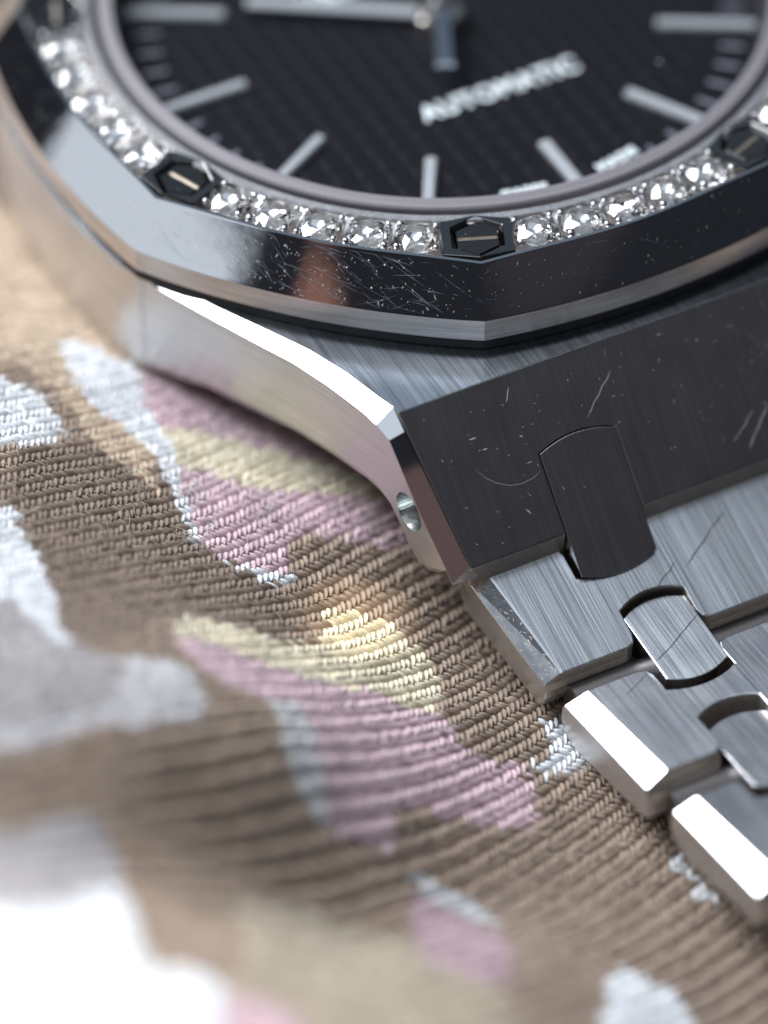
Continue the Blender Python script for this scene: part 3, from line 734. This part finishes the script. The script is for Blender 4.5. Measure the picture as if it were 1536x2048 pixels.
# yarn floats
U, Vv = np.meshgrid(np.arange(-56, 14, PU), np.arange(-70, 58, PV)); row = np.broadcast_to(np.arange(Vv.shape[0])[:, None], U.shape)
U = U+row*(.11); U = U.ravel(); Vv = Vv.ravel()
x, y = uv2xy(U, Vv); z = H(x, y); px_, py_ = proj(np.stack([x, y, z], 1))
k = (px_ > -150) & (px_ < 1690) & (py_ > 150) & (py_ < 2200)
dpt = (CAM-np.stack([x, y, z], 1)) @ AX[2]
k &= ~((x > -10.5) & (y > -20)) & ~((x > -6) & (y > -38)) & ~((x > -15) & (y > -7))
U = U[k]; Vv = Vv[k]; nS = len(U); print('stitches', nS)
def strands(Uc, Vc, ang, L, wd, ht, base, bend=0., ns=5, nk=5, cj=.09, jit=.02):
    m_ = len(Uc); a = R_(ang)+rng.normal(0, .07, m_); Uc = Uc+rng.normal(0, jit, m_); Vc = Vc+rng.normal(0, jit*1.3, m_); Ls = L*(1+rng.normal(0, .06, m_)); Ws = wd*(1+rng.normal(0, .07, m_)); hh = ht*(1+rng.normal(0, .12, m_))
    t = np.linspace(-1, 1, ns); s = np.linspace(0, math.pi, nk)
    T, S_ = np.meshgrid(t, s, indexing='ij'); T = T.ravel(); S_ = S_.ravel()
    wprof = np.sqrt(np.clip(1-(T*.93)**4, 0, 1)); hprof = (1-.85*T**2)
    al = T[None]*Ls[:, None]/2; ac = np.cos(S_)[None]*wprof[None]*Ws[:, None]/2+bend*(T**2)[None]
    uu = Uc[:, None]+al*np.cos(a)[:, None]-ac*np.sin(a)[:, None]; vv = Vc[:, None]+al*np.sin(a)[:, None]+ac*np.cos(a)[:, None]
    hz = base+hh[:, None]*(hprof[None]*(.35+.65*np.sin(S_)[None]))-.10*(1-np.sin(S_))[None]
    X, Y = uv2xy(uu, vv); c0x, c0y = uv2xy(Uc, Vc)
    e = .3; zc = H(c0x, c0y); gx = (H(c0x+e, c0y)-zc)/e; gy = (H(c0x, c0y+e)-zc)/e
    nz = 1/np.sqrt(1+gx**2+gy**2); Z = zc[:, None]+gx[:, None]*(X-c0x[:, None])+gy[:, None]*(Y-c0y[:, None])
    X = X-gx[:, None]*nz[:, None]*hz; Y = Y-gy[:, None]*nz[:, None]*hz; Z = Z+nz[:, None]*hz
    P = np.stack([X, Y, Z], -1).reshape(-1, 3); I = np.arange(ns*nk).reshape(ns, nk)
    q = np.stack([I[:-1, :-1], I[1:, :-1], I[1:, 1:], I[:-1, 1:]], -1).reshape(-1, 4)
    Fq = (q[None]+np.arange(m_)[:, None, None]*ns*nk).reshape(-1, 4)
    c = colour(c0x+rng.normal(0, .10, m_), c0y+rng.normal(0, .10, m_)); c = (c*.93+.07*np.array(BROWN))*(1+rng.normal(0, cj, (m_, 1))+.10*(np.sin(c0x*1.7+np.sin(c0y*2.3))*np.sin(c0y*1.3+c0x*.6))[:, None]); return P, Fq, np.repeat(np.clip(c, 0, 1), ns*nk, 0)
def yarn(name, *a, dark=1., **kw):
    P, Fq, c = strands(*a, **kw); me = fast_mesh(name, P, Fq); set_col(me, np.clip(c*dark, 0, 1)); me.materials.append(M_cloth)
    ob = bpy.data.objects.new(name, me); COL.objects.link(ob); ob.parent = cloth; ob['kind'] = 'stuff'; return ob
yarn('upright_yarn', U, Vv+.17, 68, .44, .165, .13, .0, bend=.03)
yarn('slanting_yarn', U+PU*.5, Vv-.20, 128, .60, .15, .12, -.025, bend=-.02, ns=5, nk=5)
# loose fibres standing off the cloth
nf = 5000
fi_ = rng.integers(0, nS, nf); V = []; F = []
fu = U[fi_]; fv = Vv[fi_]; fx, fy = uv2xy(fu, fv); fz = H(fx, fy); fc = colour(fx, fy)
Fc = []
pxs, pys = proj(np.stack([fx, fy, fz], 1))
for i in range(nf):
    pr_ = math.exp(-((pxs[i]-330)/330)**2-((pys[i]-1000)/220)**2)+.16
    if rng.random() > pr_: continue
    p = np.array([fx[i], fy[i], fz[i]+.12]); d = rng.normal(0, 1, 3); d[2] = abs(d[2])*.5+.15; d /= np.linalg.norm(d); L = rng.uniform(.3, 1.5); w_ = .015
    cu = rng.normal(0, .45, 3); s = len(V)//1; s = len(V)
    for j in range(6):
        t = j/5; q = p+d*L*t+cu*L*t*t*.6; q[2] = max(q[2], fz[i]+.05)-.25*t*t*L
        ww = w_*(1-.6*t)
        for kk in range(3): a = 2.094*kk; V.append((q[0]+ww*math.cos(a), q[1]+ww*math.sin(a)*.6, q[2]+ww*math.sin(a)*.8)); Fc.append(np.clip(fc[i]*1.8+.08, 0, .9))
    for j in range(5):
        for kk in range(3): F.append((s+j*3+kk, s+j*3+(kk+1) % 3, s+j*3+3+(kk+1) % 3, s+j*3+3+kk))
me = fast_mesh('loose_fibres', np.array(V), np.array(F)); set_col(me, np.array(Fc)); me.materials.append(M_cloth)
ob = bpy.data.objects.new('loose_fibres', me); COL.objects.link(ob); ob.parent = cloth; ob['kind'] = 'stuff'
# added spots standing in for bracelet glint on the cloth and the bright corner
T = hit(705, 1238); spot('glint_spot', tuple(T+np.array([-30, -22, 70])), tuple(T), 2.6e5, 3.6, 1, (1, .86, .62), .3)
T = hit(50, 2050); spot('corner_spot', tuple(T+np.array([-90, 60, 130])), tuple(T), 1.5e6, 7.5, .8, (1, .98, .95), 2)
print('fstop', cd.dof.aperture_fstop)
